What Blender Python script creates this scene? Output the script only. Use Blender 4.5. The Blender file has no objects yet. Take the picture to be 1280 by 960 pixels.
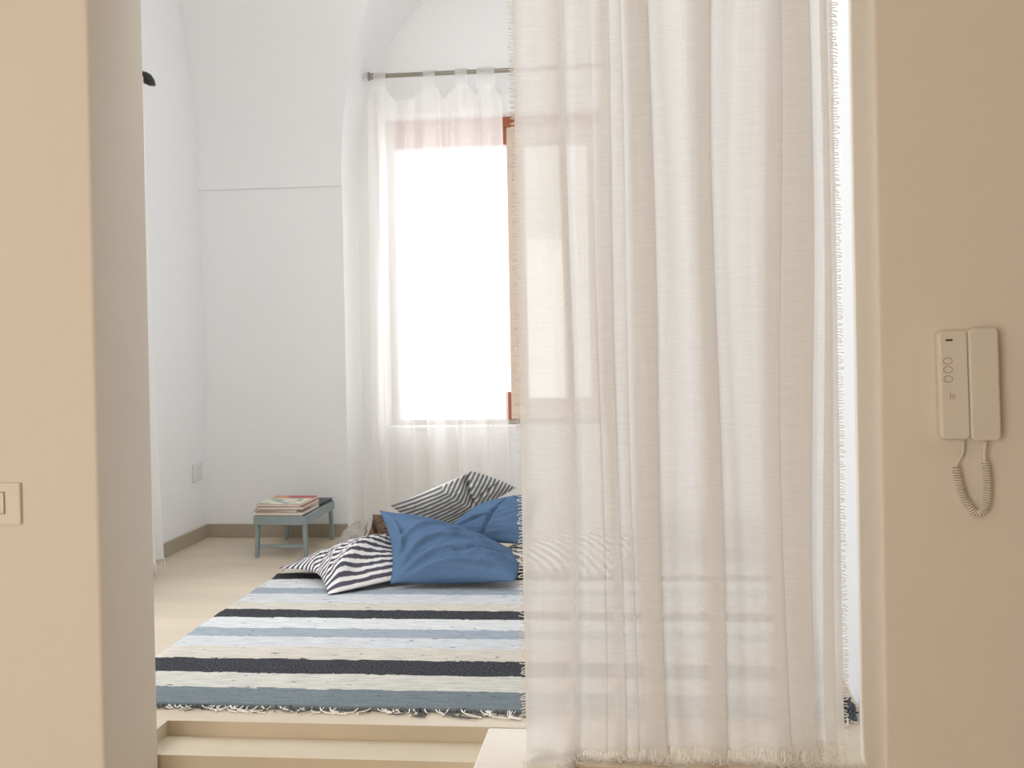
import bpy, bmesh, math, random
from mathutils import Vector, Matrix, noise
C = bpy.context.scene.collection
R = math.radians
random.seed(7)
ZF = 0.60            # level of the raised bedroom floor
YF, YB = 2.05, 2.29  # the two faces of the dividing wall

# ------------------------------------------------------------------ materials
def new_mat(name):
    m = bpy.data.materials.new(name); m.use_nodes = True
    nt = m.node_tree; b = nt.nodes['Principled BSDF']
    return m, nt, b
def lnk(nt, a, b): nt.links.new(a, b)
def nd(nt, t, **kw):
    n = nt.nodes.new(t)
    for k, v in kw.items():
        if k in n.inputs: n.inputs[k].default_value = v
        else: setattr(n, k, v)
    return n
def rgb(r, g, b):    # sRGB 0-255 -> linear
    f = lambda c: (c/255/12.92) if c/255 <= .04045 else ((c/255+.055)/1.055)**2.4
    return (f(r), f(g), f(b), 1)
def simple(name, col, rough=.6, bump=0, bscale=60, var=0, metal=0, spec=.5, coord='Object'):
    m, nt, b = new_mat(name)
    b.inputs['Base Color'].default_value = col
    b.inputs['Roughness'].default_value = rough
    b.inputs['Metallic'].default_value = metal
    b.inputs['Specular IOR Level'].default_value = spec
    tc = nd(nt, 'ShaderNodeTexCoord')
    nz = nd(nt, 'ShaderNodeTexNoise', Scale=bscale, Detail=4.0)
    lnk(nt, tc.outputs[coord], nz.inputs['Vector'])
    if bump:
        bp = nd(nt, 'ShaderNodeBump', Strength=bump, Distance=.004)
        lnk(nt, nz.outputs['Fac'], bp.inputs['Height']); lnk(nt, bp.outputs['Normal'], b.inputs['Normal'])
    if var:
        mx = nd(nt, 'ShaderNodeMix', data_type='RGBA')
        mx.inputs['A'].default_value = tuple(c*(1-var) for c in col[:3]) + (1,)
        mx.inputs['B'].default_value = tuple(min(1, c*(1+var)) for c in col[:3]) + (1,)
        lnk(nt, nz.outputs['Fac'], mx.inputs['Factor']); lnk(nt, mx.outputs['Result'], b.inputs['Base Color'])
    return m
M = {}
M['plaster_warm'] = simple('plaster_warm', (.755, .690, .605, 1), .9, .12, 35, .015, spec=.2)
M['plaster_white'] = simple('plaster_white', (.86, .86, .865, 1), .9, .10, 25, .01, spec=.2)
M['skirt'] = simple('stone_skirting', rgb(168, 156, 138), .35, .02, 20, .06)
M['stone_step'] = simple('stone_step', rgb(206, 193, 170), .5, .03, 14, .05)
M['stone_edge'] = simple('stone_edge', rgb(232, 224, 212), .6, .25, 30, .04)
M['wood'] = simple('window_wood', rgb(172, 100, 68), .45, .05, 50, .15)
M['jamb'] = simple('jamb_paint', rgb(178, 170, 162), .5, .05, 50, .05)
M['casement'] = simple('casement_paint', rgb(218, 198, 182), .5, .05, 50, .08)
M['dark_wall'] = simple('low_bounce_brown', rgb(128, 100, 74), .6, .05, 8, .15)  # unseen hall wall, browned to cut the bounce onto the left jamb
M['steel'] = simple('brushed_steel', rgb(150, 146, 136), .35, 0, 40, .05, metal=.85)
M['iron'] = simple('black_iron', rgb(40, 38, 38), .5, .05, 60, .1, metal=.3)
M['plastic'] = simple('ivory_plastic', (.72, .67, .59, 1), .38, 0, 30, .01)
M['plastic_hi'] = simple('ivory_plastic_gloss', (.72, .67, .59, 1), .25, 0, 30, .01)
M['dark'] = simple('dark_slot', rgb(52, 42, 34), .7)
M['print'] = simple('engraved_print', rgb(186, 166, 142), .7)
M['plate'] = simple('switch_plastic', (.76, .71, .63, 1), .4)
M['gap'] = simple('switch_gap', rgb(165, 148, 122), .8)
M['tray'] = simple('greyblue_paint', rgb(138, 152, 154), .55, .1, 60, .1)
M['white_plastic'] = simple('white_plastic', rgb(225, 222, 218), .4)
M['blue'] = simple('blue_linen', rgb(86, 110, 140), .95, .45, 260, .10, spec=.15)
M['white_cloth'] = simple('white_cotton', rgb(228, 226, 222), .95, .3, 120, .03, spec=.1)
M['grey_cloth'] = simple('grey_cotton', rgb(176, 172, 166), .95, .4, 90, .12, spec=.1)
M['brown'] = simple('brown_cloth', rgb(116, 94, 78), .9, .4, 90, .2, spec=.15)
M['paper'] = simple('paper_edges', rgb(222, 212, 204), .8, .2, 200, .08)
M['dark_cover'] = simple('dark_teal_cover', rgb(40, 56, 60), .45, .1, 60, .2)

def tile_floor(name, col, rough):
    m, nt, b = new_mat(name)
    tc = nd(nt, 'ShaderNodeTexCoord')
    n1 = nd(nt, 'ShaderNodeTexNoise', Scale=2.2, Detail=6.0, Roughness=.6)
    mp = nd(nt, 'ShaderNodeMapping'); mp.inputs['Scale'].default_value = (.6, 2.6, 1)
    lnk(nt, tc.outputs['Object'], mp.inputs['Vector']); lnk(nt, mp.outputs['Vector'], n1.inputs['Vector'])
    cr = nd(nt, 'ShaderNodeValToRGB')
    cr.color_ramp.elements[0].position = .3; cr.color_ramp.elements[1].position = .7
    cr.color_ramp.elements[0].color = tuple(c*.88 for c in col[:3]) + (1,)
    cr.color_ramp.elements[1].color = tuple(min(1, c*1.08) for c in col[:3]) + (1,)
    lnk(nt, n1.outputs['Fac'], cr.inputs['Fac']); lnk(nt, cr.outputs['Color'], b.inputs['Base Color'])
    b.inputs['Roughness'].default_value = rough
    return m
M['floor'] = tile_floor('beige_stone_floor', rgb(204, 190, 168), .36)

def sheer(name, col, opac, weave=450.0, trans=.5, slub=.16):
    m, nt, b = new_mat(name); nt.nodes.remove(b)
    out = nt.nodes['Material Output']
    uv = nd(nt, 'ShaderNodeUVMap')
    # threads: fine crossing weave plus irregular slubs, in metres of cloth
    sep = nd(nt, 'ShaderNodeSeparateXYZ'); lnk(nt, uv.outputs['UV'], sep.inputs[0])
    def threads(ax, fr):
        mu = nd(nt, 'ShaderNodeMath', operation='MULTIPLY'); mu.inputs[1].default_value = fr*6.283
        lnk(nt, sep.outputs[ax], mu.inputs[0])
        s = nd(nt, 'ShaderNodeMath', operation='SINE'); lnk(nt, mu.outputs[0], s.inputs[0]); return s
    a, c = threads('X', weave*.5), threads('Y', weave*.4)
    mp = nd(nt, 'ShaderNodeMapping'); mp.inputs['Scale'].default_value = (14, 260, 1)
    lnk(nt, uv.outputs['UV'], mp.inputs['Vector'])
    nz = nd(nt, 'ShaderNodeTexNoise', Scale=1.0, Detail=3.0); lnk(nt, mp.outputs['Vector'], nz.inputs['Vector'])
    mp2 = nd(nt, 'ShaderNodeMapping'); mp2.inputs['Scale'].default_value = (260, 6, 1)
    lnk(nt, uv.outputs['UV'], mp2.inputs['Vector'])
    nz2 = nd(nt, 'ShaderNodeTexNoise', Scale=1.0, Detail=3.0); lnk(nt, mp2.outputs['Vector'], nz2.inputs['Vector'])
    s1 = nd(nt, 'ShaderNodeMath', operation='ADD'); lnk(nt, a.outputs[0], s1.inputs[0]); lnk(nt, c.outputs[0], s1.inputs[1])
    s2 = nd(nt, 'ShaderNodeMath', operation='MULTIPLY_ADD'); s2.inputs[1].default_value = .010; s2.inputs[2].default_value = opac-slub/2-.03
    lnk(nt, s1.outputs[0], s2.inputs[0])
    s3 = nd(nt, 'ShaderNodeMath', operation='MULTIPLY_ADD'); s3.inputs[1].default_value = slub
    lnk(nt, nz.outputs['Fac'], s3.inputs[0]); lnk(nt, s2.outputs[0], s3.inputs[2])
    s4 = nd(nt, 'ShaderNodeMath', operation='MULTIPLY_ADD'); s4.inputs[1].default_value = .06; s4.use_clamp = True
    lnk(nt, nz2.outputs['Fac'], s4.inputs[0]); lnk(nt, s3.outputs[0], s4.inputs[2])
    d = nd(nt, 'ShaderNodeBsdfDiffuse', Color=col); t = nd(nt, 'ShaderNodeBsdfTranslucent', Color=col)
    mx = nd(nt, 'ShaderNodeMixShader', Fac=trans); lnk(nt, d.outputs[0], mx.inputs[1]); lnk(nt, t.outputs[0], mx.inputs[2])
    tr = nd(nt, 'ShaderNodeBsdfTransparent')
    m2 = nd(nt, 'ShaderNodeMixShader'); lnk(nt, s4.outputs[0], m2.inputs[0])
    lnk(nt, tr.outputs[0], m2.inputs[1]); lnk(nt, mx.outputs[0], m2.inputs[2]); lnk(nt, m2.outputs[0], out.inputs['Surface'])
    return m
M['sheer'] = sheer('sheer_cotton', (.90, .893, .885, 1), .85, trans=.45)
M['sheer_window'] = sheer('sheer_voile', (.93, .92, .91, 1), .72, trans=.6, slub=.05)
M['sheer_side'] = sheer('sheer_side', (.93, .92, .91, 1), .9, trans=.45)
M['thread'] = simple('cotton_thread', (.85, .82, .78, 1), .9)

def glass_mat():
    m, nt, b = new_mat('window_glass'); nt.nodes.remove(b)
    tr = nd(nt, 'ShaderNodeBsdfTransparent', Color=(.96, .97, .96, 1)); gl = nd(nt, 'ShaderNodeBsdfGlossy', Roughness=.02)
    mx = nd(nt, 'ShaderNodeMixShader', Fac=.06)
    lnk(nt, tr.outputs[0], mx.inputs[1]); lnk(nt, gl.outputs[0], mx.inputs[2]); lnk(nt, mx.outputs[0], nt.nodes['Material Output'].inputs['Surface'])
    return m
M['glass'] = glass_mat()

def stripe_mat(name, light, dark, n, duty=.5):
    m, nt, b = new_mat(name)
    uv = nd(nt, 'ShaderNodeUVMap'); sep = nd(nt, 'ShaderNodeSeparateXYZ'); lnk(nt, uv.outputs['UV'], sep.inputs[0])
    nz = nd(nt, 'ShaderNodeTexNoise', Scale=70.0, Detail=3.0); lnk(nt, uv.outputs['UV'], nz.inputs['Vector'])
    ad = nd(nt, 'ShaderNodeMath', operation='MULTIPLY_ADD'); ad.inputs[1].default_value = .004
    lnk(nt, nz.outputs['Fac'], ad.inputs[0]); lnk(nt, sep.outputs['X'], ad.inputs[2])
    mu = nd(nt, 'ShaderNodeMath', operation='MULTIPLY'); mu.inputs[1].default_value = n; lnk(nt, ad.outputs[0], mu.inputs[0])
    fr = nd(nt, 'ShaderNodeMath', operation='FRACT'); lnk(nt, mu.outputs[0], fr.inputs[0])
    cr = nd(nt, 'ShaderNodeValToRGB'); e = cr.color_ramp.elements
    e[0].position = 0; e[0].color = dark
    e[1].position = duty-.06; e[1].color = dark
    x = e.new(duty+.04); x.color = light
    x = e.new(.94); x.color = light
    x = e.new(1.0); x.color = dark
    lnk(nt, fr.outputs[0], cr.inputs['Fac']); lnk(nt, cr.outputs['Color'], b.inputs['Base Color'])
    b.inputs['Roughness'].default_value = .95; b.inputs['Specular IOR Level'].default_value = .1
    nz2 = nd(nt, 'ShaderNodeTexNoise', Scale=160.0, Detail=2.0); lnk(nt, uv.outputs['UV'], nz2.inputs['Vector'])
    bp = nd(nt, 'ShaderNodeBump', Strength=.3, Distance=.003); lnk(nt, nz2.outputs['Fac'], bp.inputs['Height']); lnk(nt, bp.outputs['Normal'], b.inputs['Normal'])
    return m
M['stripe_a'] = stripe_mat('ticking_stripe', rgb(226, 222, 220), rgb(84, 82, 92), 17)
M['stripe_b'] = stripe_mat('ticking_stripe_backlit', rgb(214, 212, 208), rgb(116, 116, 119), 12)  # greyer copy of the ticking, backlit shade put into the colour
M['stripe_c'] = stripe_mat('ticking_stripe_pale', rgb(228, 224, 218), rgb(112, 108, 106), 15)
M['stripe_d'] = stripe_mat('washed_stripe', rgb(196, 190, 182), rgb(128, 122, 116), 9)

RUG0, RUG1 = 2.497, 4.17
def rug_mat():
    m, nt, b = new_mat('rag_rug')
    uv = nd(nt, 'ShaderNodeUVMap'); sep = nd(nt, 'ShaderNodeSeparateXYZ'); lnk(nt, uv.outputs['UV'], sep.inputs[0])
    mp = nd(nt, 'ShaderNodeMapping'); mp.inputs['Scale'].default_value = (16, 95, 1); lnk(nt, uv.outputs['UV'], mp.inputs['Vector'])
    nz = nd(nt, 'ShaderNodeTexNoise', Scale=1.0, Detail=4.0); lnk(nt, mp.outputs['Vector'], nz.inputs['Vector'])
    nzb = nd(nt, 'ShaderNodeTexNoise', Scale=55.0, Detail=3.0); lnk(nt, uv.outputs['UV'], nzb.inputs['Vector'])
    # wobble of the stripe edges
    w = nd(nt, 'ShaderNodeMath', operation='MULTIPLY_ADD'); w.inputs[1].default_value = .016; lnk(nt, nzb.outputs['Fac'], w.inputs[0])
    w0 = nd(nt, 'ShaderNodeMath', operation='MULTIPLY_ADD'); w0.inputs[1].default_value = .03; lnk(nt, nz.outputs['Fac'], w0.inputs[0]); lnk(nt, sep.outputs['Y'], w0.inputs[2])
    w1 = nd(nt, 'ShaderNodeMath', operation='SUBTRACT'); w1.inputs[1].default_value = .015; lnk(nt, w0.outputs[0], w1.inputs[0]); lnk(nt, w1.outputs[0], w.inputs[2])
    mr = nd(nt, 'ShaderNodeMapRange'); mr.inputs['From Min'].default_value = RUG0+.008; mr.inputs['From Max'].default_value = RUG1+.008
    lnk(nt, w.outputs[0], mr.inputs['Value'])
    teal, cream, black = rgb(118, 128, 132), rgb(206, 202, 192), rgb(52, 52, 57)
    tan, pale, bluegrey, white = rgb(206, 197, 184), rgb(204, 204, 205), rgb(156, 164, 172), rgb(213, 213, 211)
    st = [(2.497, teal), (2.62, cream), (2.737, black), (2.857, tan), (2.974, pale), (3.068, bluegrey), (3.159, white), (3.275, black),
          (3.375, tan), (3.468, pale), (3.584, bluegrey), (3.665, white), (3.80, black), (3.90, tan), (4.0, pale), (4.1, bluegrey)]
    cr = nd(nt, 'ShaderNodeValToRGB'); cr.color_ramp.interpolation = 'CONSTANT'; e = cr.color_ramp.elements
    for i, (y, c) in enumerate(st):
        p = (y-RUG0)/(RUG1-RUG0)
        if i == 0: e[0].position = 0; e[0].color = c
        elif i == 1: e[1].position = p; e[1].color = c
        else: k = e.new(p); k.color = c
    lnk(nt, mr.outputs[0], cr.inputs['Fac'])
    # streaks of the separate rag strips, woven crosswise
    r2 = nd(nt, 'ShaderNodeValToRGB'); r2.color_ramp.elements[0].position = .3; r2.color_ramp.elements[1].position = .7
    r2.color_ramp.elements[0].color = (.70, .72, .75, 1); r2.color_ramp.elements[1].color = (1.0, 1.0, 1.0, 1)
    lnk(nt, nz.outputs['Fac'], r2.inputs['Fac'])
    mx = nd(nt, 'ShaderNodeMix', data_type='RGBA', blend_type='MULTIPLY'); mx.inputs['Factor'].default_value = 1
    lnk(nt, cr.outputs['Color'], mx.inputs['A']); lnk(nt, r2.outputs['Color'], mx.inputs['B'])
    # dark knots
    mp3 = nd(nt, 'ShaderNodeMapping'); mp3.inputs['Scale'].default_value = (30, 75, 1); lnk(nt, uv.outputs['UV'], mp3.inputs['Vector'])
    nz3 = nd(nt, 'ShaderNodeTexNoise', Scale=1.0, Detail=1.0); lnk(nt, mp3.outputs['Vector'], nz3.inputs['Vector'])
    r3 = nd(nt, 'ShaderNodeValToRGB'); r3.color_ramp.elements[0].position = .715; r3.color_ramp.elements[1].position = .75
    lnk(nt, nz3.outputs['Fac'], r3.inputs['Fac'])
    m3 = nd(nt, 'ShaderNodeMix', data_type='RGBA'); lnk(nt, r3.outputs['Color'], m3.inputs['Factor'])
    lnk(nt, mx.outputs['Result'], m3.inputs['A']); m3.inputs['B'].default_value = rgb(70, 74, 84)
    nf = nd(nt, 'ShaderNodeTexNoise', Scale=170.0, Detail=2.0); lnk(nt, uv.outputs['UV'], nf.inputs['Vector'])
    rf = nd(nt, 'ShaderNodeMapRange'); rf.inputs['From Min'].default_value = .36; rf.inputs['From Max'].default_value = .62; rf.inputs['To Min'].default_value = -.012; rf.inputs['To Max'].default_value = .040
    lnk(nt, nf.outputs['Fac'], rf.inputs['Value'])
    af = nd(nt, 'ShaderNodeMix', data_type='RGBA', blend_type='ADD'); af.inputs['Factor'].default_value = 1
    lnk(nt, m3.outputs['Result'], af.inputs['A']); lnk(nt, rf.outputs[0], af.inputs['B'])
    lnk(nt, af.outputs['Result'], b.inputs['Base Color'])
    b.inputs['Roughness'].default_value = .97; b.inputs['Specular IOR Level'].default_value = .1
    ad = nd(nt, 'ShaderNodeMath', operation='ADD'); lnk(nt, nz.outputs['Fac'], ad.inputs[0]); lnk(nt, nzb.outputs['Fac'], ad.inputs[1])
    bp = nd(nt, 'ShaderNodeBump', Strength=.45, Distance=.006); lnk(nt, ad.outputs[0], bp.inputs['Height']); lnk(nt, bp.outputs['Normal'], b.inputs['Normal'])
    return m
M['rug'] = rug_mat()
M['fringe_dark'] = simple('rug_fringe', rgb(92, 94, 98), .95, 0, 30, .5)

def cover_mat():
    m, nt, b = new_mat('magazine_cover_picture')
    uv = nd(nt, 'ShaderNodeUVMap'); sep = nd(nt, 'ShaderNodeSeparateXYZ'); lnk(nt, uv.outputs['UV'], sep.inputs[0])
    nz = nd(nt, 'ShaderNodeTexNoise', Scale=3.5, Detail=2.0); lnk(nt, uv.outputs['UV'], nz.inputs['Vector'])
    cr = nd(nt, 'ShaderNodeValToRGB'); e = cr.color_ramp.elements
    e[0].position = .40; e[0].color = rgb(112, 158, 150); e[1].position = .5; e[1].color = rgb(222, 214, 190)
    lnk(nt, nz.outputs['Fac'], cr.inputs['Fac'])
    def step(ax, thr):
        g = nd(nt, 'ShaderNodeMath', operation='GREATER_THAN'); g.inputs[1].default_value = thr; lnk(nt, sep.outputs[ax], g.inputs[0]); return g
    top = step('Y', .70)
    lr = nd(nt, 'ShaderNodeValToRGB'); lr.color_ramp.elements[0].color = rgb(206, 140, 92); lr.color_ramp.elements[1].color = rgb(176, 62, 58)
    lr.color_ramp.elements[0].position = .3; lr.color_ramp.elements[1].position = .42
    lnk(nt, sep.outputs['X'], lr.inputs['Fac'])
    m1 = nd(nt, 'ShaderNodeMix', data_type='RGBA'); lnk(nt, top.outputs[0], m1.inputs['Factor']); lnk(nt, cr.outputs['Color'], m1.inputs['A']); lnk(nt, lr.outputs['Color'], m1.inputs['B'])
    lnk(nt, m1.outputs['Result'], b.inputs['Base Color']); b.inputs['Roughness'].default_value = .4
    return m
M['cover_picture'] = cover_mat()
M['cover_red'] = simple('cover_red', rgb(146, 78, 72), .45, 0, 30, .1)
M['cover_cream'] = simple('cover_cream', rgb(214, 200, 176), .45, 0, 30, .1)
M['cover_grey'] = simple('cover_grey', rgb(150, 150, 150), .45, 0, 30, .1)

# ------------------------------------------------------------------ mesh helpers
class MB:
    def __init__(s): s.v, s.f, s.uv = [], [], {}
    def vert(s, p): s.v.append(Vector(p)); return len(s.v)-1
    def face(s, idx, uvs=None):
        if uvs: s.uv[len(s.f)] = uvs
        s.f.append(tuple(idx))
    def box(s, x0, x1, y0, y1, z0, z1, mat=None):
        P = [(x0,y0,z0),(x1,y0,z0),(x1,y1,z0),(x0,y1,z0),(x0,y0,z1),(x1,y0,z1),(x1,y1,z1),(x0,y1,z1)]
        o = len(s.v)
        s.v += [(mat @ Vector(p)) if mat else Vector(p) for p in P]
        for q in ((0,3,2,1),(4,5,6,7),(0,1,5,4),(1,2,6,5),(2,3,7,6),(3,0,4,7)): s.f.append(tuple(o+k for k in q))
    def frustum(s, p0, p1, w0, d0, w1, d1):   # four-sided tapering bar between two points
        o = len(s.v)
        for p, w, d in ((p0,w0,d0),(p1,w1,d1)):
            for a, b in ((-1,-1),(1,-1),(1,1),(-1,1)): s.v.append(Vector(p)+Vector((a*w/2,b*d/2,0)))
        for q in ((0,3,2,1),(4,5,6,7),(0,1,5,4),(1,2,6,5),(2,3,7,6),(3,0,4,7)): s.f.append(tuple(o+k for k in q))
    def tube(s, pts, r, n=8, caps=True):
        pts = [Vector(p) for p in pts]; rr = r if isinstance(r, (list, tuple)) else [r]*len(pts)
        t = (pts[1]-pts[0]).normalized()
        u = t.orthogonal().normalized(); rings = []
        for i, p in enumerate(pts):
            t = (pts[min(i+1, len(pts)-1)]-pts[max(i-1, 0)]).normalized()
            u = (u - t*u.dot(t)); u = u.normalized() if u.length > 1e-6 else t.orthogonal().normalized()
            w = t.cross(u); ring = []
            for k in range(n):
                a = 2*math.pi*k/n; ring.append(s.vert(p + (u*math.cos(a)+w*math.sin(a))*rr[i]))
            rings.append(ring)
        for a, b in zip(rings, rings[1:]):
            for k in range(n): s.f.append((a[k], a[(k+1)%n], b[(k+1)%n], b[k]))
        if caps: s.f.append(tuple(reversed(rings[0]))); s.f.append(tuple(rings[-1]))
    def grid(s, rows, uvs=None, wrap=False):
        ids = [[s.vert(p) for p in row] for row in rows]
        for i in range(len(ids)-1):
            for j in range(len(ids[0])-1):
                q = (ids[i][j], ids[i][j+1], ids[i+1][j+1], ids[i+1][j])
                s.face(q, [uvs[i][j], uvs[i][j+1], uvs[i+1][j+1], uvs[i+1][j]] if uvs else None)
        return ids
WL = {}
def obj(name, mb, mat, parent=None, loc=(0,0,0), smooth=False, bevel=0, seg=2, weld=False, fixn=False):
    """link a collected mesh, given in world coordinates, as one object with its origin at loc (or on its parent)"""
    base = WL[parent] if parent else Vector((0,0,0))
    L = Vector(loc) if not parent else base
    me = bpy.data.meshes.new(name)
    me.from_pydata([v-L for v in mb.v], [], mb.f)
    if mb.uv:
        lay = me.uv_layers.new(name='UVMap')
        for p in me.polygons:
            u = mb.uv.get(p.index)
            if u:
                for li, c in zip(p.loop_indices, u): lay.data[li].uv = c
    if weld or fixn:
        bm = bmesh.new(); bm.from_mesh(me)
        if weld: bmesh.ops.remove_doubles(bm, verts=bm.verts, dist=1e-5)
        bmesh.ops.recalc_face_normals(bm, faces=bm.faces); bm.to_mesh(me); bm.free()
    me.validate(); me.update()
    for p in me.polygons: p.use_smooth = smooth
    me.materials.append(mat)
    o = bpy.data.objects.new(name, me); C.objects.link(o)
    if parent: o.parent = parent
    else: o.location = L
    WL[o] = L
    if bevel:
        b = o.modifiers.new('bevel', 'BEVEL'); b.width = bevel; b.segments = seg; b.limit_method = 'ANGLE'; b.angle_limit = R(35)
    return o
def tag(o, label, cat, group=None):
    o['label'] = label; o['category'] = cat
    if group: o['group'] = group
    return o
def thing(name, label, cat, loc, group=None):
    o = bpy.data.objects.new(name, None); C.objects.link(o); o.location = loc; o.empty_display_size = .05
    WL[o] = Vector(loc)
    return tag(o, label, cat, group)
def struct(name, mb, mat, **kw):
    o = obj(name, mb, mat, **kw); o['kind'] = 'structure'; return o
def catmull(P, n):
    P = [Vector(p) for p in P]; out = []
    for i in range(len(P)-1):
        p0, p1, p2, p3 = P[max(i-1,0)], P[i], P[i+1], P[min(i+2,len(P)-1)]
        for k in range(n):
            t = k/n
            out.append(.5*((2*p1)+(p2-p0)*t+(2*p0-5*p1+4*p2-p3)*t*t+(3*p1-p0-3*p2+p3)*t**3))
    out.append(P[-1]); return out
def prism(poly, axis, a0, a1):
    """extrude a polygon: axis 'y' takes (x,z) points, 'z' takes (x,y) points"""
    mb = MB(); n = len(poly)
    mk = (lambda p, a: (p[0], a, p[1])) if axis == 'y' else (lambda p, a: (p[0], p[1], a))
    for a in (a0, a1):
        for p in poly: mb.vert(mk(p, a))
    mb.f.append(tuple(range(n))); mb.f.append(tuple(reversed(range(n, 2*n))))
    for k in range(n): mb.f.append((k, n+k, n+(k+1)%n, (k+1)%n))
    return mb
def holed(axis, a0, a1, u0, u1, z0, z1, hu0, hu1, hz0, hz1):
    """a wall slab with one rectangular opening; axis = thickness direction"""
    mb = MB(); mk = (lambda a, u, z: (a, u, z)) if axis == 'x' else (lambda a, u, z: (u, a, z))
    O = [(u0,z0),(u1,z0),(u1,z1),(u0,z1)]; H = [(hu0,hz0),(hu1,hz0),(hu1,hz1),(hu0,hz1)]
    for a in (a0, a1):
        for p in O+H: mb.vert(mk(a, *p))
    for k in range(4):
        n = (k+1) % 4
        mb.f += [(k, n, 4+n, 4+k), (8+k, 12+k, 12+n, 8+n), (4+k, 4+n, 12+n, 12+k), (k, 8+k, 8+n, n)]
    return mb

# ------------------------------------------------------------------ the setting
OX0, OX1, OZ = -1.032, .410, 2.42
XL, XR, YK = -1.86, .462, 4.65
m = prism([(-3.4,0),(OX0,0),(OX0,OZ),(OX1,OZ),(OX1,0),(4.2,0),(4.2,3.8),(-3.4,3.8)], 'y', YF, YB)
struct('wall_front', m, M['plaster_warm'], fixn=True, bevel=.007, seg=3)
struct('wall_left', holed('x', XL-.25, XL, YB, 5.1, 0, 3.8, 2.55, 3.60, 1.0, 2.35), M['plaster_white'], fixn=True)
m = MB(); m.box(XR, XR+.2, YB, 5.1, 0, 3.8); struct('wall_right', m, M['plaster_white'])
# back wall: upright below, vault springing above, pierced by the window arch
SP, VR = 2.073, 1.63
def vy(z): return YK if z <= SP else YK-VR+math.sqrt(max(0, VR*VR-(z-SP)**2))-.007
AX, AO, BO, AI, BI, AZ, YN = -.62, .618, 1.00, .588, .87, 2.10, 4.80
TOP = SP+VR-.001
prof = []   # (outer point on the wall, inner point on the window wall, far point)
zs = [ZF-.05, 1.0, 1.4, 1.8, SP, SP+.0005, AZ]
for z in zs: prof.append(((AX-AO, z), (AX-AI, z), (XL, z)))
angs = [i*180/64 for i in range(1, 64)]
for cx in (XL, XR):
    d = math.atan2((TOP-AZ)/BO, (cx-AX)/AO); angs.append(math.degrees(math.pi-d) if False else math.degrees(d))
angs = sorted(set(round(180-a, 5) for a in angs))
for a in angs:
    th = R(180-a); co, si = math.cos(th), math.sin(th)
    dx, dz = AO*co, BO*si
    t = min((TOP-AZ)/dz, ((XR if dx > 0 else XL)-AX)/dx if abs(dx) > 1e-6 else 1e9)
    prof.append(((AX+dx, AZ+dz), (AX+AI*co, AZ+BI*si), (AX+dx*t, AZ+dz*t)))
for z in reversed(zs): prof.append(((AX+AO, z), (AX+AI, z), (XR, z)))
m = MB(); rows = []
NB, NS = 28, 6
for (ox, oz), (ix, iz), (fx, fz) in prof:
    row = []
    led = lambda z: vy(z)
    for k in range(NB+1):
        t = k/NB; z = fz+(oz-fz)*t; row.append((fx+(ox-fx)*t, led(z), z))
    y0 = led(oz)
    for k in range(1, NS+1):
        t = k/NS; row.append((ox+(ix-ox)*t, y0+(YN-y0)*t, oz+(iz-oz)*t))
    rows.append(row)
m.grid(rows)
o = struct('wall_back', m, M['plaster_white'], smooth=True, fixn=True)
o.data.set_sharp_from_angle(angle=R(32))
b = o.modifiers.new('bevel', 'BEVEL'); b.width = .028; b.segments = 3; b.limit_method = 'ANGLE'; b.angle_limit = R(32)
WX0, WX1, WZ0, WZ1 = -1.105, -.135, 1.045, 2.385
struct('wall_niche', holed('y', YN, 5.12, -1.6, .4, ZF-.1, 3.4, WX0, WX1, WZ0, WZ1), M['plaster_white'], fixn=True)
m = MB()
for bx in ((XL-.25, -1.30, YB, YK-VR+.01), (-.10, XR+.2, YB, YK-VR+.01), (-1.30, -.10, YB, 2.42), (-1.30, -.10, 2.95, YK-VR+.01)): m.box(*bx, TOP, TOP+.1)
struct('ceiling', m, M['plaster_white'])   # with an unseen opening added in the crown for the roof fill
# the hall this side of the opening
m = MB(); m.box(-3.4, 4.2, -1.7, YF+.2, -.1, 0); struct('floor_hall', m, M['floor'])
m = MB(); m.box(-3.4, 4.2, -1.7, YF, 2.9, 3.0); struct('ceiling_hall', m, M['plaster_warm'])
m = MB(); m.box(-3.6, -3.4, -1.7, YF, 0, 3.0); struct('wall_hall_left', m, M['plaster_warm'])
m = MB(); m.box(4.2, 4.4, -1.7, YF, 0, 3.0); struct('wall_hall_right', m, M['dark_wall'])
struct('wall_hall_rear', holed('y', -1.9, -1.7, -3.4, 4.2, 0, 3.0, -2.3, -.8, .5, 2.4), M['plaster_warm'], fixn=True)
# raised floor with the stair notch
SX0, SX1, SY = -1.064, -.345, 2.412
m = prism([(XL,YB),(SX0,YB),(SX0,SY),(-.145,SY),(-.145,2.205),(OX1-.001,2.205),(OX1-.001,YB),(XR,YB),(XR,5.1),(XL,5.1)], 'z', 0, ZF)
struct('floor', m, M['floor'], fixn=True)
m = MB(); m.box(SX1, -.1455, 2.10, SY-.0005, 0, ZF); struct('trim_1', m, M['stone_edge'], bevel=.006)
m = MB(); m.box(SX0, SX1, 2.30, SY, 0, .566); m.box(SX0+.033, SX1, 2.06, 2.30, 0, .40)
struct('trim_2', m, M['stone_step'])
# skirtings
m = MB(); m.box(XL, AX-AO-.004, YK-.012, YK, ZF, ZF+.056); m.box(AX+AO+.004, XR, YK-.012, YK, ZF, ZF+.056); struct('baseboard_back', m, M['skirt'], bevel=.002)
m = MB(); m.box(XL, XL+.012, YB, YK-.012, ZF, ZF+.056); struct('baseboard_left', m, M['skirt'], bevel=.002)

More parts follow.
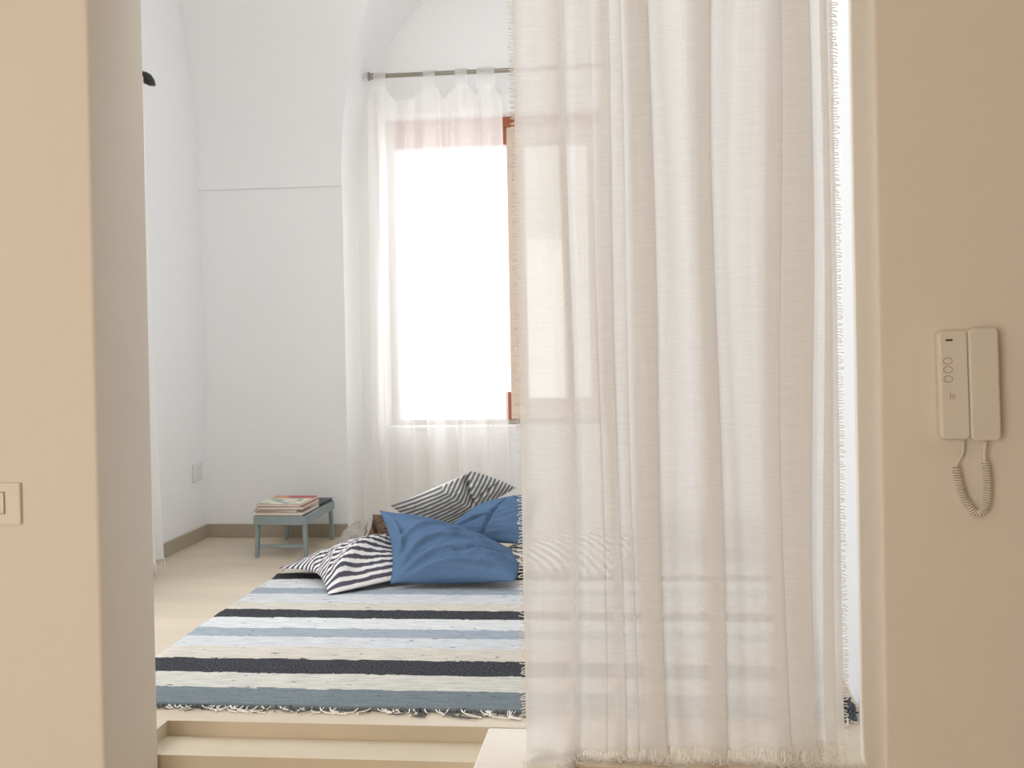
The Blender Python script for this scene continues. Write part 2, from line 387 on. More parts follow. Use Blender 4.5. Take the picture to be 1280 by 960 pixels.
# ------------------------------------------------------------------ window in the niche
FY0, FY1 = 4.93, 5.0
win = bpy.data.objects.new('window_1', None); C.objects.link(win); win.location = (AX, FY0, WZ0); WL[win] = Vector(win.location); win['kind'] = 'structure'
m = MB(); m.box(WX0+.03, WX1-.03, FY0, FY1, WZ1-.045, WZ1); m.box(WX0+.03, -.575, FY0, FY1, WZ1-.120, WZ1-.045); m.box(-.600, -.574, FY0, FY1, WZ0+.02, WZ0+.14)
obj('window_frame', m, M['wood'], win, bevel=.003)
m = MB(); m.box(WX0, WX0+.03, FY0, FY1, WZ0, WZ1); m.box(WX1-.03, WX1, FY0, FY1, WZ0, WZ1); m.box(WX0+.03, WX1-.03, FY0, FY1, WZ0, WZ0+.02)
obj('jamb', m, M['jamb'], win, bevel=.003)
def casement(x0, x1, mat4=None):
    z0, z1 = WZ0+.022, WZ1-.047; st, br, tr = .075, .09, .085
    m = MB(); y0, y1 = FY0-.012, FY1-.02
    m.box(x0, x0+st, y0, y1, z0, z1, mat4); m.box(x1-.06, x1, y0, y1, z0, z1, mat4)
    m.box(x0+st, x1-.06, y0, y1, z0, z0+br, mat4); m.box(x0+st, x1-.06, y0, y1, z1-tr, z1, mat4)
    s = obj('casement', m, M['casement'], win, bevel=.004)
    p = MB(); p.box(x0+st, x1-.06, FY0+.018, FY0+.024, z0+br, z1-tr, mat4); obj('pane', p, M['glass'], s)
casement(-.574, WX1-.031)
# window in the left wall, its light comes from behind the pier
w2 = bpy.data.objects.new('window_2', None); C.objects.link(w2); w2.location = (XL-.15, 3.07, 1.0); WL[w2] = Vector(w2.location); w2['kind'] = 'structure'
m = MB()
for y0, y1 in ((2.55,2.61),(3.045,3.105),(3.54,3.60)): m.box(XL-.18, XL-.12, y0, y1, 1.0, 2.35)
for z0, z1 in ((1.0,1.06),(2.29,2.35)): m.box(XL-.18, XL-.12, 2.61, 3.045, z0, z1); m.box(XL-.18, XL-.12, 3.105, 3.54, z0, z1)
obj('window_frame', m, M['wood'], w2)

# ------------------------------------------------------------------ curtains
def sheet_uv(path):
    L = [0]
    for a, b in zip(path, path[1:]): L.append(L[-1]+(Vector(b)-Vector(a)).length)
    return L
CY = 2.265
# plan of the gathered cloth: single layers with pleats folded over between xl and xr
pleats = [(-.160,-.143,.011), (-.076,-.056,.008), (-.034,-.030,.006), (-.017,.028,.012), (.118,.150,.012), (.246,.274,.007), (.277,.329,.012)]
ctl = [(-.247, 0), (-.232, -.004), (-.205, .004), (-.18, .004)]
for k, (xl, xr, d) in enumerate(pleats):
    w_ = xr-xl; c_ = min(.004, w_*.3)
    if k: ctl.append((xl-min(.012, (xl-pleats[k-1][1])*.4), -.2*d))
    ctl += [(xl+.35*w_, -d), (xr-c_, -d*1.05), (xr, -.55*d), (xr-c_, -.05*d), (xl+c_, .05*d), (xl, .5*d), (xl+c_, d), (xr-.2*w_, d)]
    nx = pleats[k+1][0] if k+1 < len(pleats) else .376
    gap = nx-xr
    if gap > .03:
        for q in (.25, .5, .75): ctl.append((xr+gap*q, .010*math.sin(q*6.28+k)+.003))
ctl += [(.350, .004), (.363, -.006), (.376, -.003)]
base = catmull([(x, y, 0) for x, y in ctl], 8)
U = sheet_uv(base)
ZT, ZBOT, NR = OZ, .628, 70
def hemz(x): return ZBOT - .008 + .007*math.sin(x*17+.6) + .014*max(0, min(1, (x-.17)/.03)) - .075*max(0, min(1, (-.13-x)/.035))
def curt_pt(p, u, t):      # t: 0 at the hem .. 1 at the top
    z0 = hemz(p.x); z = z0+(ZT-z0)*t
    sw = .006*math.sin(z*2.1+p.x*9) + .004*math.sin(z*4.3+p.x*21)
    amp = .75+.35*(1-t)+.1*math.sin(z*3+p.x*14)
    edge = min(1, (p.x+.247)/.03, (.378-p.x)/.03); edge = max(0, edge)
    kick = -.018*max(0, 1-(z-z0)/.10)**2
    lay = 0
    if z < ZF+.010:      # what is too long lies on the stone edge, pushed forwards
        lay = ZF+.010-z; z = ZF+.004+.006*math.exp(-lay/.006)+.004*(1+math.sin(p.x*90+lay*60))*min(1, lay/.02)
    return Vector((p.x+sw*edge, CY-lay*.9+p.y*amp+.004*math.sin(z*5+p.x*30)*edge+kick, z))
rows, uvs = [], []
for i in range(NR+1):
    t = (i/NR)**1.3
    rows.append([curt_pt(p, u, t) for p, u in zip(base, U)]); uvs.append([(u, rows[-1][0].z) for u in U])
cur = thing('sheer_curtain', 'long gathered white sheer curtain with fringed edges hanging in the wall opening', 'curtain', (.065, CY, ZF))
m = MB(); m.grid(rows, uvs); obj('curtain_panel', m, M['sheer'], cur, smooth=True)
# selvedge fringes and the loose warp threads along the hem
m = MB()
for side, idx, sg in ((0, 0, -1), (1, -1, 1)):
    z = .66
    while z < 2.4:
        t = (z-hemz(base[idx].x))/(ZT-hemz(base[idx].x)); p = curt_pt(base[idx], 0, t)
        l = random.uniform(.006, .011); dz = random.uniform(-.005, .003)
        m.tube([p+Vector((-sg*.006,0,0)), p+Vector((sg*l*.5, random.uniform(-.002,.002), dz*.4)), p+Vector((sg*l, random.uniform(-.003,.003), dz))], .0011, 4, False)
        z += random.uniform(.0045, .007)
o = obj('selvedge_fringe', m, M['thread'], cur); o['kind'] = 'stuff'
m = MB()
L = U[-1]; u = .0
import bisect
while u < L:
    k = min(bisect.bisect(U, u), len(base)-1)
    p = curt_pt(base[k], u, 0); ln = random.uniform(.015, .034); sw = random.uniform(-.014, .014); fw_ = random.uniform(.004, .022)
    fl = ZF+.0022
    q = [p+Vector((0,0,.004)), p+Vector((sw*.3, -.003-fw_*.2, -ln*.5)), p+Vector((sw*.7, -.004-fw_*.6, -ln)), p+Vector((sw*1.4, -.004-fw_, -ln-.004))]
    q = [Vector((a.x, max(a.y, 2.115 if a.x < -.147 else 2.212), max(a.z, fl+random.random()*.002))) for a in q]
    m.tube(q, .0007, 4, False); u += random.uniform(.0012, .0028)
o = obj('hem_fringe', m, M['thread'], cur); o['kind'] = 'stuff'

# tab-top curtain at the window
YW = 4.70
NX, NZ = 150, 60
tabs = [(-1.105,-1.052), (-.892,-.842), (-.757,-.706), (-.665,-.592)]
tabc = [(a+b)/2 for a, b in tabs]
def wtop(x):   # heading sags between the tabs
    z = 2.475; nx = sorted(tabc, key=lambda c: abs(c-x))[0]
    return z - min(.05, 2.2*max(0, abs(nx-x)-.02)**1.5*3.0)
def wpt(x, t):
    z1 = wtop(x); z = .615+(z1-.615)*t
    ph = (x+1.12)*2*math.pi/.105
    a = .012+.026*min(1, (1-t)*3)
    y = YW-.012 + a*math.sin(ph+.5*math.sin(z*1.7)) + .006*math.sin(ph*2.3+z)
    spread = (x-AX)*(.06*(1-t)**1.0) if x < -.85 else 0
    return Vector((x+.010*math.sin(ph*.7+z*1.1)*min(1, (x+1.13)/.05, (-.558-x)/.05 if x < -.558 else 0)+spread*.6, y, z))
xs = [-1.128+(.565)*i/NX for i in range(NX+1)]
zz = [(i/NZ) for i in range(NZ+1)]
rows = [[wpt(x, t) for x in xs] for t in zz]; uvs = [[(x*1.4, p.z) for x, p in zip(xs, r)] for r in rows]
wc = thing('window_curtain', 'white tab-top voile curtain covering the left half of the arched window', 'curtain', (-.85, YW, ZF))
m = MB(); m.grid(rows, uvs); obj('curtain_panel', m, M['sheer_window'], wc, smooth=True)
RZ = 2.535
for a, b in tabs:
    m = MB(); rows = []; uvs = []
    prof2 = [(YW-.012, wtop((a+b)/2)-.012)] + [(YW+.016*math.cos(R(t)), RZ+.016*math.sin(R(t))) for t in range(190, -11, -20)] + [(YW+.004, wtop((a+b)/2)-.012)]
    for i, (y, z) in enumerate(prof2):
        rows.append([(a+(b-a)*k/4, y, z) for k in range(5)]); uvs.append([(a+(b-a)*k/4, i*.01) for k in range(5)])
    m.grid(rows, uvs); obj('tab', m, M['sheer_window'], wc, smooth=True)
rod = thing('curtain_rod', 'thin grey metal curtain rod spanning the window niche above the tabbed curtain', 'curtain rod', (AX, YW, RZ))
m = MB(); m.tube([(-1.125, YW, RZ), (-.115, YW, RZ)], .0095, 14); obj('pole', m, M['steel'], rod, smooth=False)
m = MB(); m.tube([(-1.129, YW, RZ), (-1.122, YW, RZ), (-1.120, YW, RZ), (-1.096, YW, RZ)], [.019, .019, .014, .014], 16); obj('end_cap', m, M['steel'], rod)
m = MB(); m.tube([(-.111, YW, RZ), (-.118, YW, RZ), (-.12, YW, RZ), (-.144, YW, RZ)], [.019, .019, .014, .014], 16); obj('end_cap', m, M['steel'], rod)

# curtain drawn to the far side of the left window, its rod with a black finial
lc = thing('side_curtain', 'white curtain gathered at the left wall, only its fringed edge showing past the pier', 'curtain', (-1.755, 3.78, ZF))
rows, uvs = [], []
for i in range(41):
    t = i/40; z = .655+(2.39-.655)*t; row = []; uu = []
    for k in range(61):
        s = k/60; y = 3.60+.31*s
        x = -1.775+.026*math.sin(s*19+.4*z)*(.5+.5*(1-t)) + .040*(1-t)**2*s
        row.append((x, y, z)); uu.append((s*.7, z))
    rows.append(row); uvs.append(uu)
m = MB(); m.grid(rows, uvs); obj('curtain_panel', m, M['sheer_side'], lc, smooth=True)
m = MB()
for k in range(0, 61):
    p = Vector(rows[0][k]); l = random.uniform(.03, .05)
    for q in range(3):
        d = Vector((random.uniform(-.004,.012), random.uniform(-.006,.012), 0))
        m.tube([p+Vector((0,0,.006)), p+d*.4+Vector((0,0,-l*.6)), p+d+Vector((0,0,-l))], .0011, 4, False)
o = obj('hem_fringe', m, M['thread'], lc); o['kind'] = 'stuff'
lr = thing('side_curtain_rod', 'black iron curtain rod end with pointed finial high on the left wall', 'curtain rod', (-1.775, 3.2, 2.405))
m = MB(); m.tube([(-1.775, 2.45, 2.405), (-1.775, 3.905, 2.405)], .008, 10); obj('pole', m, M['iron'], lr)
m = MB(); fp = [(0,.008),(.006,.013),(.012,.009),(.03,.018),(.05,.021),(.075,.016),(.10,.004)]
m.tube([(-1.775+.15*a, 3.90+a, 2.405-.28*a) for a, r in fp], [r for a, r in fp], 12); obj('finial', m, M['iron'], lr, smooth=True)
for y in (2.5, 3.84):
    m = MB(); m.tube([(XL, y, 2.405), (-1.775, y, 2.405)], .007, 8); m.tube([(XL, y, 2.405), (XL+.008, y, 2.405)], .02, 12); obj('bracket', m, M['iron'], lr)

# ------------------------------------------------------------------ rug
rug = thing('rag_rug', 'large striped rag rug in black, blue-grey and cream lying on the raised floor', 'rug', (-.43, 3.4, ZF))
RX0, RX1, RT = -1.297, .443, .009
m = MB(); NXr, NYr = 90, 110
def rp(i, j, z):
    s, t = i/NXr, j/NYr
    y = RUG0+(RUG1-RUG0)*t
    x = RX0+(RX1-RX0)*s
    x += (.006*noise.noise((0, y*14, 1)) if s == 0 else .006*noise.noise((5, y*14, 1)) if s == 1 else 0)
    if j == 0: y += .006*noise.noise((x*11, 0, 3))
    h = .0015*noise.noise((x*8, y*30, 0)) + .0012*noise.noise((x*2, y*3, 4))
    return (x, y, z+(h if z > ZF+.002 else 0))
top = [[rp(i, j, ZF+RT) for i in range(NXr+1)] for j in range(NYr+1)]
ids = m.grid(top, [[(p[0], p[1]) for p in r] for r in top])
edge = [ids[0][i] for i in range(NXr+1)] + [ids[j][NXr] for j in range(1, NYr+1)] + [ids[NYr][i] for i in range(NXr-1, -1, -1)] + [ids[j][0] for j in range(NYr-1, 0, -1)]
low = [m.vert((m.v[e].x, m.v[e].y, ZF+.0005)) for e in edge]
for k in range(len(edge)):
    n = (k+1) % len(edge); a, b_ = m.v[edge[k]], m.v[edge[n]]
    m.face((edge[k], low[k], low[n], edge[n]), [(a.x,a.y),(a.x,a.y),(b_.x,b_.y),(b_.x,b_.y)])
obj('rug_body', m, M['rug'], rug, smooth=True)
md, ml = MB(), MB(); x = RX0+.004
while x < RX1-.002:
    y0 = RUG0+.004; l = random.uniform(.016, .050)*(.6+.6*(x-RX0)/(RX1-RX0)); a = random.uniform(-1.0, 1.3)
    P = [Vector((x, y0+.006, ZF+.007)), Vector((x+.3*l*math.sin(a), y0-.4*l, ZF+.006)), Vector((x+l*math.sin(a), y0-.75*l*math.cos(a*.6), ZF+.0035)),
         Vector((x+1.3*l*math.sin(a+random.uniform(-.6,.9)), y0-l*math.cos(a*.7), ZF+.003))]
    (md if random.random() < .5 else ml).tube(catmull(P, 3), random.uniform(.0010, .0018), 5, False)
    x += random.uniform(.004, .012)
for q, mt_, lb in ((md, M['fringe_dark'], 'dark grey fringe threads'), (ml, M['thread'], 'off-white fringe threads')):
    o = obj('fringe', q, mt_, rug); o['kind'] = 'stuff'; o['label'] = lb
# the corner tuft pushed up against the right wall
m = MB()
for k in range(46):
    b0 = Vector((RX1-.012+random.uniform(-.012,.010), RUG0+random.uniform(.0,.10), ZF+.007))
    P = [b0, b0+Vector((random.uniform(-.004,.010), random.uniform(-.012,.006), random.uniform(.006,.02))), b0+Vector((random.uniform(-.012,.012), random.uniform(-.03,.0), random.uniform(-.004,.014)))]
    for q in P: q.x = min(q.x, XR-.003); q.z = max(q.z, ZF+.003)
    m.tube(catmull(P, 3), random.uniform(.0014, .0024), 5, False)
o = obj('corner_tuft', m, simple('rug_tuft', rgb(86, 90, 96), .95, 0, 30, .5), rug); o['kind'] = 'stuff'

# ------------------------------------------------------------------ cushions
RUGZ = ZF+RT+.001
def cushion(name, label, A, B, Cc, D, tt, tb, mat, seed, wr=.006, bows=(.04,.04,.04,.04), folds=(), uvfun=None, bend=0, group='cushions piled on the rug', floor=True, uvflip=False, N=56, power=.62, back=None, rot=0, base=None):
    fz = RUGZ if base is None else base
    A, B, Cc, D = map(Vector, (A, B, Cc, D))
    cen = (A+B+Cc+D)/4
    nrm = (B-A).cross(D-A) + (Cc-D).cross(Cc-B); nrm.normalize()
    if nrm.z < 0: nrm.negate()
    fs = 1 if not back else -1
    size = ((B-A).length+(Cc-D).length+(D-A).length+(Cc-B).length)/4
    mb = MB(); off = Vector((seed*3.7, seed*1.3, seed*.7))
    def mid(u, v):
        p = A*(1-u)*(1-v)+B*u*(1-v)+Cc*u*v+D*(1-u)*v
        du, dv = 2*u-1, 2*v-1
        k = 0
        k += bows[0]*(1-du*du)*(max(0, -dv))**2 + bows[2]*(1-du*du)*(max(0, dv))**2
        k += bows[1]*(1-dv*dv)*(max(0, du))**2 + bows[3]*(1-dv*dv)*(max(0, -du))**2
        p = p + (cen-p)*(k*2.2)
        return p + nrm*(bend*(1-du*du)*(1-.4*dv*dv))
    fold_pts = []
    for a, b, c, am, wd in folds:
        am *= 1.35; wd *= .85
        fold_pts.append(([((1-t)**2*a[0]+2*t*(1-t)*b[0]+t*t*c[0], (1-t)**2*a[1]+2*t*(1-t)*b[1]+t*t*c[1], t) for t in [q/24 for q in range(25)]], am, wd))
    def crease(u, v):
        h = 0
        for P, am, wd in fold_pts:
            d2, t = min(((u-x)**2+(v-y)**2, t) for x, y, t in P)
            h += am*math.exp(-d2/(wd*wd))*(.35+.65*math.sin(math.pi*min(1, max(0, .12+t*.8))))
        return h
    def pt(u, v, sgn):
        p = mid(u, v)
        f = (max(0, math.sin(math.pi*u))*max(0, math.sin(math.pi*v)))**power
        e = min(1, f*2.2)
        # wrinkles: drawn-out ridges fanning from the corners
        q = Vector((u, v, 0))*1.0
        ang = math.atan2(v-.05, u-.02); rad = math.hypot(u, v)
        w1 = noise.noise(Vector((ang*7, rad*1.6, sgn))+off)
        ang2 = math.atan2(1-v, 1.05-u)
        w2 = noise.noise(Vector((ang2*8, math.hypot(1-u, 1-v)*1.8, sgn*2))+off*2)
        w3 = noise.noise(Vector((u*4+v*2, v*9-u*3, sgn*3))+off*3)
        w = .8*max(0, 1-abs(w1)*3.2)**2 + .7*max(0, 1-abs(w2)*3.2)**2 + w3*.7 - .3
        r = p + nrm*(sgn*f*(tt if sgn > 0 else tb) + sgn*(w*wr+(crease(u, v) if folds and sgn == fs else 0))*e)
        if floor: r.z = max(r.z, fz + (.0005 if sgn < 0 else .004*(1-e)+.001))
        return r
    cr_, sr_ = math.cos(R(rot)), math.sin(R(rot))
    for sgn in (1, -1):
        rows = []; uv = []
        for j in range(N+1):
            v = j/N; row = []; ru = []
            for i in range(N+1):
                u = i/N; row.append(pt(u, v, sgn)); ru.append(uvfun(u, v) if uvfun else (v, u) if uvflip else (u*cr_+v*sr_, v*cr_-u*sr_))
            rows.append(row); uv.append(ru)
        if sgn < 0: rows = [list(reversed(r)) for r in rows]; uv = [list(reversed(r)) for r in uv]
        mb.grid(rows, uv)
    base = Vector((cen.x, cen.y, min(v.z for v in mb.v)))
    o = obj(name, mb, mat, None, base, smooth=True, weld=True)
    if back:
        o.data.materials.append(back)
        for p in o.data.polygons: p.material_index = 1 if p.index < N*N else 0
    return tag(o, label, 'cushion', group)

cushion('cushion', 'plump plain blue linen cushion at the front of the pile, nearest the opening',
        (-.838,3.655,.628), (-.428,3.65,.640), (-.475,3.90,.700), (-.918,3.86,.838), .080, .05, M['blue'], 1, wr=.006, bows=(.01,-.05,-.035,.05), power=.6,
        folds=[((.02,.05),(.25,.55),(.80,.62),.016,.035), ((.05,.02),(.35,.38),(.95,.40),.014,.03), ((.03,.30),(.20,.75),(.62,.86),.014,.035), ((.10,.02),(.45,.20),(.92,.22),.010,.03),
               ((.02,.97),(.10,.70),(.08,.35),.016,.03), ((.45,.70),(.70,.80),(.93,.70),.010,.03), ((.05,.98),(.25,.90),(.5,.93),.012,.025), ((.55,.30),(.75,.45),(.97,.60),-.012,.03)])
cushion('cushion', 'grey and white striped cushion slumped on the rug at the left of the pile',
        (-1.285,3.86,.634), (-1.02,3.56,.612), (-.74,3.76,.64), (-.90,4.09,.715), .055, .03, M['stripe_a'], 2, wr=.003, bows=(.11,.0,.05,-.03), bend=.03, power=.7,
        folds=[((1.0,.0),(.72,.30),(.45,.85),.026,.10), ((.55,.0),(.40,.25),(.22,.40),-.014,.07), ((.85,.0),(.62,.2),(.40,.45),.008,.03)])
cushion('cushion', 'white-backed grey striped cushion propped up on top of the pile before the window curtain',
        (-.940,4.13,.812), (-.632,4.12,.940), (-.478,4.19,.868), (-.83,4.24,.665), .055, .03, M['stripe_b'], 3, wr=.003, bows=(.05,-.02,0,.02), floor=False, back=M['white_cloth'],
        uvfun=lambda u, v: (v+1.1*max(0, u-.60), u), folds=[((.95,.02),(.74,.30),(.64,.75),-.022,.035), ((.6,.7),(.8,.6),(1,.62),-.010,.03)])
cushion('cushion', 'plain blue cushion tucked behind the front one, partly hidden by the hanging sheer',
        (-.74,3.98,.725), (-.43,3.93,.708), (-.36,4.03,.875), (-.59,4.075,.830), .055, .025, M['blue'], 4, wr=.004, bows=(-.02,-.02,0,0), floor=False, power=.55,
        folds=[((.55,.02),(.50,.40),(.52,.85),-.014,.03), ((.05,.1),(.3,.4),(.5,.45),.010,.03), ((.6,.9),(.75,.6),(.95,.55),.010,.03)])
cushion('cushion', 'big striped cushion seen only through the sheer, right beside the blue ones',
        (-.545,3.89,.628), (-.085,3.80,.622), (-.02,4.07,.755), (-.50,4.10,.660), .060, .02, M['stripe_c'], 5, wr=.003, bows=(0,-.02,-.02,-.03), rot=38, power=.5)
cushion('cushion', 'washed grey striped cushion seen through the sheer at the far right end of the rug',
        (.03,4.20,.63), (.42,4.19,.63), (.38,4.33,.735), (.05,4.33,.75), .05, .04, M['stripe_d'], 6, wr=.004, uvflip=True, base=ZF+.001)
cushion('cushion', 'small brown cushion peeking out behind the striped one, left of the blue',
        (-1.065,4.24,.665), (-.90,4.24,.66), (-.90,4.34,.75), (-1.06,4.34,.745), .03, .03, M['brown'], 7, wr=.010, base=ZF+.001, folds=[((.0,.7),(.2,.45),(.25,.0),-.03,.06)])
cushion('cushion', 'pale grey crumpled cushion lying behind the left striped one, next to the tray table',
        (-1.20,4.22,.625), (-1.065,4.19,.63), (-1.070,4.32,.735), (-1.135,4.36,.70), .03, .02, M['grey_cloth'], 8, wr=.012, base=ZF+.001)

# ------------------------------------------------------------------ tray table with magazines
tt_ = thing('tray_table', 'small grey-blue wooden bed tray with splayed legs in the back left corner', 'tray table', (-1.395, 4.41, ZF))
TX0, TX1, TY0, TY1, TZ = -1.495, -1.285, 4.205, 4.60, .760
SK = Matrix(((1,-.0,0,0),(.0,1,0,0),(0,0,1,0),(0,0,0,1)))
m = MB(); m.box(TX0+.008, TX1-.008, TY0+.008, TY1-.008, TZ-.026, TZ-.018); obj('tray_floor', m, M['tray'], tt_)
m = MB()
m.box(TX0, TX1, TY0, TY0+.010, TZ-.034, TZ); m.box(TX0, TX1, TY1-.010, TY1, TZ-.034, TZ)
m.box(TX0, TX0+.010, TY0+.010, TY1-.010, TZ-.034, TZ+.002); m.box(TX1-.010, TX1, TY0+.010, TY1-.010, TZ-.034, TZ+.002)
obj('tray_rim', m, M['tray'], tt_, bevel=.002)
for sx, xx in ((-1, TX0+.012), (1, TX1-.012)):
    for sy, yy in ((-1, TY0+.018), (1, TY1-.018)):
        m = MB(); m.frustum((xx+sx*.004, yy-sy*.0-.004*sy*-1, ZF), (xx, yy, TZ-.030), .013, .018, .015, .022); obj('leg', m, M['tray'], tt_, bevel=.0015)
for yy in (TY0+.018,):
    m = MB(); m.box(TX0+.016, TX1-.016, yy-.006, yy+.006, ZF+.036, ZF+.048); obj('stretcher', m, M['tray'], tt_, bevel=.0015)
def magazine(label, cx, cy, z, w, d, h, rot, cov):
    t = thing('magazine', label, 'magazine', (cx, cy, z), 'magazines stacked on the tray')
    T = Matrix.Translation((cx, cy, z)) @ Matrix.Rotation(R(rot), 4, 'Z')
    m = MB(); m.box(-w/2+.001, w/2-.002, -d/2+.002, d/2-.002, .0008, h-.0008, T); obj('pages', m, M['paper'], t)
    m = MB(); o = len(m.v)
    m.box(-w/2, w/2, -d/2, d/2, 0, .0008, T); m.box(-w/2, -w/2+.001, -d/2, d/2, .0008, h-.0008, T)
    m.box(-w/2, w/2, -d/2, d/2, h-.0008, h, T)
    m.uv[13] = [(0,0),(1,0),(1,1),(0,1)]
    obj('cover', m, cov, t)
zz_ = TZ+.002
for (lab, dx, dy, w, d, h, rot, cov) in (
    ('cream magazine at the very bottom of the stack on the tray', .004, 0, .182, .235, .011, 2, M['cover_cream']),
    ('grey magazine second from the bottom of the stack on the tray', -.004, .003, .176, .225, .010, -3, M['cover_grey']),
    ('red-backed magazine in the middle of the stack on the tray', .005, -.002, .180, .228, .011, 3, M['cover_red']),
    ('magazine with a red and pale green picture cover topping the stack on the tray', .0, .0, .172, .222, .010, 0, M['cover_picture'])):
    magazine(lab, -1.397+dx, 4.330+dy, zz_, w, d, h, rot-3, cov); zz_ += h+.0003
nb = thing('notebook', 'dark teal notebook lying on the far end of the tray behind the magazines', 'notebook', (-1.355, 4.515, TZ+.002))
T = Matrix.Translation((-1.362, 4.515, TZ+.0025)) @ Matrix.Rotation(R(-4), 4, 'Z')
m = MB(); m.box(-.068, .066, -.076, .076, .0012, .0108, T); obj('pages', m, M['dark_cover'], nb)
m = MB(); m.box(-.070, .070, -.078, .078, 0, .0012, T); m.box(-.070, .070, -.078, .078, .0108, .012, T); m.box(-.070, -.0685, -.078, .078, .0012, .0108, T); obj('cover', m, M['dark_cover'], nb)

# ------------------------------------------------------------------ wall socket, switch, intercom
so = thing('wall_socket', 'white wall socket low on the left bedroom wall near the corner', 'socket', (XL, 4.555, .86))
m = MB(); m.box(XL, XL+.008, 4.51, 4.60, .85, .925); obj('cover_plate', m, M['white_plastic'], so, bevel=.003)
m = MB(); m.box(XL+.008, XL+.010, 4.53, 4.58, .865, .91); obj('insert', m, M['white_plastic'], so, bevel=.001)
sw = thing('light_switch', 'cream rectangular light switch on the wall at the left edge', 'light switch', (-1.245, YF, 1.139))
m = MB(); m.box(-1.305, -1.185, YF-.009, YF, 1.099, 1.179); obj('cover_plate', m, M['plate'], sw, bevel=.002)
m = MB(); m.box(-1.2765, -1.2145, YF-.0098, YF-.009, 1.1195, 1.1625); obj('switch_gap', m, M['gap'], sw)
m = MB(); m.box(-1.275, -1.216, YF-.0125, YF-.0098, 1.121, 1.161); obj('rocker', m, M['plate'], sw, bevel=.0015)

ic = thing('intercom', 'cream wall intercom handset with coiled cord on the right wall', 'intercom', (.5535, YF, 1.343))
RT_ = Matrix.Translation((.5535, YF, 1.343)) @ Matrix.Rotation(R(-.9), 4, 'Y')
def ib(mb, x0, x1, y0, y1, z0, z1): mb.box(x0, x1, y0, y1, z0, z1, RT_)
def rrect(x0, x1, z0, z1, r, n=6):
    P = []
    for cx, cz, a0 in ((x1-r, z1-r, 0), (x0+r, z1-r, 90), (x0+r, z0+r, 180), (x1-r, z0+r, 270)):
        for k in range(n+1): a = R(a0+90*k/n); P.append((cx+r*math.cos(a), cz+r*math.sin(a)))
    return P
m = prism(rrect(-.0487, .0480, -.094, .0945, .010), 'y', -.022, 0); m.v = [RT_ @ v for v in m.v]
obj('base', m, M['plastic'], ic, fixn=True, bevel=.003, seg=3)
m = prism(rrect(-.0480, -.0008, -.0925, .0930, .008), 'y', -.0325, -.0222); m.v = [RT_ @ v for v in m.v]
obj('front_panel', m, M['plastic'], ic, fixn=True, bevel=.003, seg=3)
m = prism(rrect(-.0003, .0488, -.0955, .0968, .009), 'y', -.0375, -.014); m.v = [RT_ @ v for v in m.v]
obj('handset', m, M['plastic_hi'], ic, fixn=True, bevel=.0035, seg=3)
m = MB(); ib(m, -.037, -.0255, -.0332, -.0323, .0765, .0795); obj('speaker_slot', m, M['dark'], ic)
for k, z in enumerate((.0425, .0275, .0115)):
    m = MB(); P = [RT_ @ Vector((-.0345+.0075*math.cos(a), -.0325, z+.0058*math.sin(a))) for a in [i*2*math.pi/20 for i in range(21)]]
    m.tube(P, .00055, 5, False)
    Q = [RT_ @ Vector((-.0345, -.0325, z)) + RT_.to_3x3() @ Vector((.0069*math.cos(a), 0, .0052*math.sin(a))) for a in [i*2*math.pi/20 for i in range(20)]]
    ci = [m.vert(q) for q in Q]; m.f.append(tuple(ci))
    b_ = obj('button', m, M['print'], ic)
    m = MB(); Q2 = [q+Vector((0,-.0006,0)) for q in [RT_ @ Vector((-.0345+.0066*math.cos(a), -.0325, z+.0049*math.sin(a))) for a in [i*2*math.pi/20 for i in range(20)]]]
    m.f.append(tuple(m.vert(q) for q in Q2)); obj('button_cap', m, M['plastic'], b_)
m = MB()
ib(m, -.0325, -.0312, -.0329, -.0322, -.0235, -.0115); ib(m, -.0285, -.0274, -.0329, -.0322, -.0235, -.0145); ib(m, -.0250, -.0240, -.0329, -.0322, -.0235, -.0145)
ib(m, -.0325, -.0240, -.0329, -.0322, -.0175, -.0166); ib(m, -.0350, -.0338, -.0329, -.0322, -.0050, -.0040)
obj('key_symbol', m, M['print'], ic)
# coiled cord
S = 2.05/1420
def cp(px, py, y): return Vector((.505+(px-1168)*S, y, 1.435-(py-416)*S-(px-1168)*S*.02))
lead = catmull([cp(1197,546,2.036), cp(1196,560,2.034), cp(1191,570,2.034), cp(1187.5,578,2.034)], 5)
core = catmull([cp(1187.5,578,2.034), cp(1191,598,2.034), cp(1197,617,2.034), cp(1206,630,2.033), cp(1213,633,2.033), cp(1221,625,2.033), cp(1223.5,606,2.032), cp(1222.5,585,2.031), cp(1220,570,2.030)], 60)
tail = catmull([cp(1220,570,2.030), cp(1219.5,560,2.028), cp(1221,546,2.026)], 5)
L = sheet_uv(core); hel = []
u = Vector((0,1,0))
for i, p in enumerate(core):
    t = (core[min(i+1,len(core)-1)]-core[max(i-1,0)]).normalized(); n_ = t.cross(u).normalized()
    pass
turns = 44; NP = turns*12
for k in range(NP+1):
    s = L[-1]*k/NP; i = min(bisect.bisect(L, s), len(core)-1); p = core[i-1].lerp(core[i], (s-L[i-1])/max(1e-9, L[i]-L[i-1]))
    t = (core[i]-core[i-1]).normalized(); n_ = t.cross(u).normalized(); w = n_.cross(t)
    a = 2*math.pi*turns*k/NP; r = .0056
    hel.append(p+(n_*math.cos(a)+w*math.sin(a))*r)
m = MB(); m.tube(lead, .0022, 8); m.tube(hel, .00175, 6); m.tube(tail, .0028, 8); obj('coiled_cord', m, M['plastic'], ic, smooth=True)

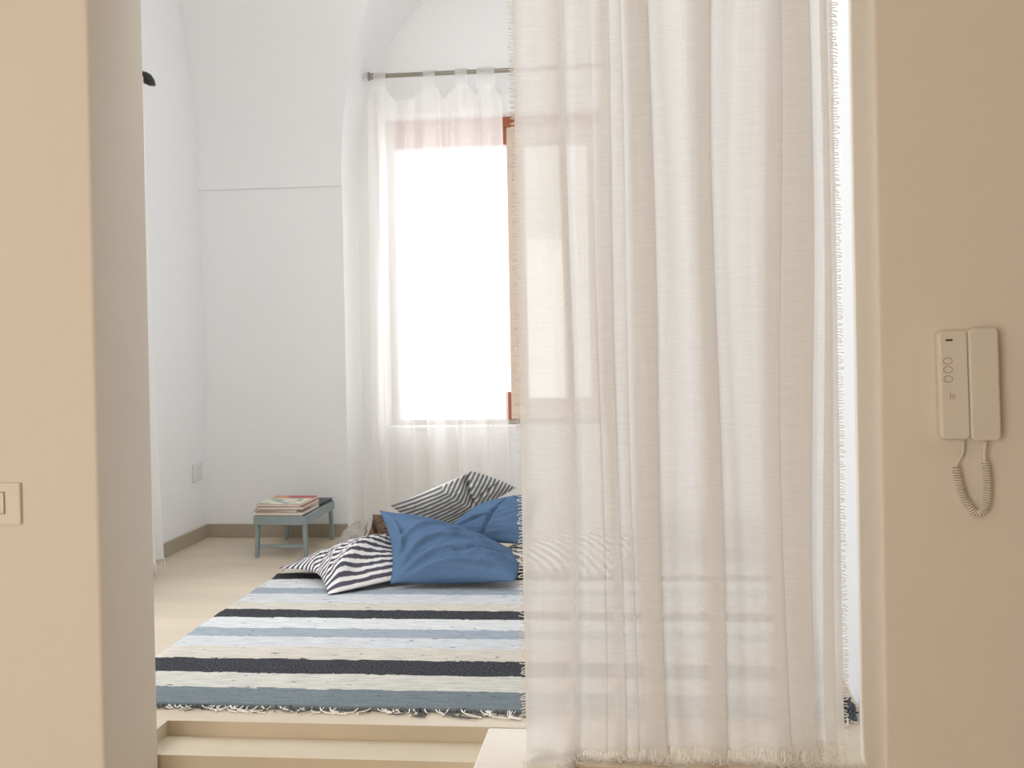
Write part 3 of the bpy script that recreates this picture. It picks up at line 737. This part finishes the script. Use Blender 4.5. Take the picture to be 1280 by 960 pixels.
# ------------------------------------------------------------------ light: daylight at the windows, added fill from the roof and in the hall
def area(name, loc, rot, sx, sy, power, col):
    l = bpy.data.lights.new(name, 'AREA'); l.shape = 'RECTANGLE'; l.size = sx; l.size_y = sy; l.energy = power; l.color = col
    o = bpy.data.objects.new(name, l); C.objects.link(o); o.location = loc; o.rotation_euler = rot; return o
area('daylight_niche', (-.62, 5.75, 1.85), (R(-90), 0, 0), 1.7, 2.2, 24, (.94, .97, 1))
area('daylight_left', (XL-.42, 3.07, 1.72), (0, R(-90), 0), 1.7, 1.3, 50, (.83, .925, 1))
area('roof_fill', (-.70, 2.685, TOP+.3), (0, 0, 0), 1.3, .7, 24, (.79, .905, 1))  # added fill through the crown, evens out the bedroom walls
area('daylight_hall', (-1.55, -2.05, 1.5), (R(90), 0, 0), 1.7, 2.1, 68, (1, .945, .87))
pl = bpy.data.lights.new('hall_fill', 'POINT'); pl.energy = 9; pl.color = (1, .82, .64); pl.shadow_soft_size = .14  # unseen warm fill added to lift the wall right of the opening
po = bpy.data.objects.new('hall_fill', pl); C.objects.link(po); po.location = (2.1, .8, 2.5)
w = bpy.data.worlds.new('world'); bpy.context.scene.world = w; w.use_nodes = True
bg = w.node_tree.nodes['Background']; bg.inputs['Color'].default_value = (1, .97, .92, 1); bg.inputs['Strength'].default_value = 1.6

# ------------------------------------------------------------------ camera
cam = bpy.data.cameras.new('camera'); co = bpy.data.objects.new('camera', cam); C.objects.link(co)
cam.sensor_fit = 'HORIZONTAL'; cam.sensor_width = 36; cam.lens = 1420/1280*36
yaw, pitch, roll = R(6.5587), R(-.5), R(1.1)
fw = Vector((-math.sin(yaw)*math.cos(pitch), math.cos(yaw)*math.cos(pitch), math.sin(pitch)))
rt = Vector((math.cos(yaw), math.sin(yaw), 0)); up = rt.cross(fw)
r2 = rt*math.cos(roll)-up*math.sin(roll); u2 = up*math.cos(roll)+rt*math.sin(roll)
mt = Matrix((r2, u2, -fw)).transposed().to_4x4(); mt.translation = (0, 0, 1.45)
co.matrix_world = mt
cam.shift_y = -(480-426.524)/1280
cam.clip_start = .05
s = bpy.context.scene
s.camera = co
s.view_settings.view_transform = 'Standard'; s.view_settings.look = 'None'; s.view_settings.gamma = 1; s.view_settings.use_curve_mapping = False
s.view_settings.exposure = 0
s.cycles.max_bounces = 14; s.cycles.diffuse_bounces = 8; s.cycles.transparent_max_bounces = 24; s.cycles.transmission_bounces = 8
s.cycles.sample_clamp_indirect = 4
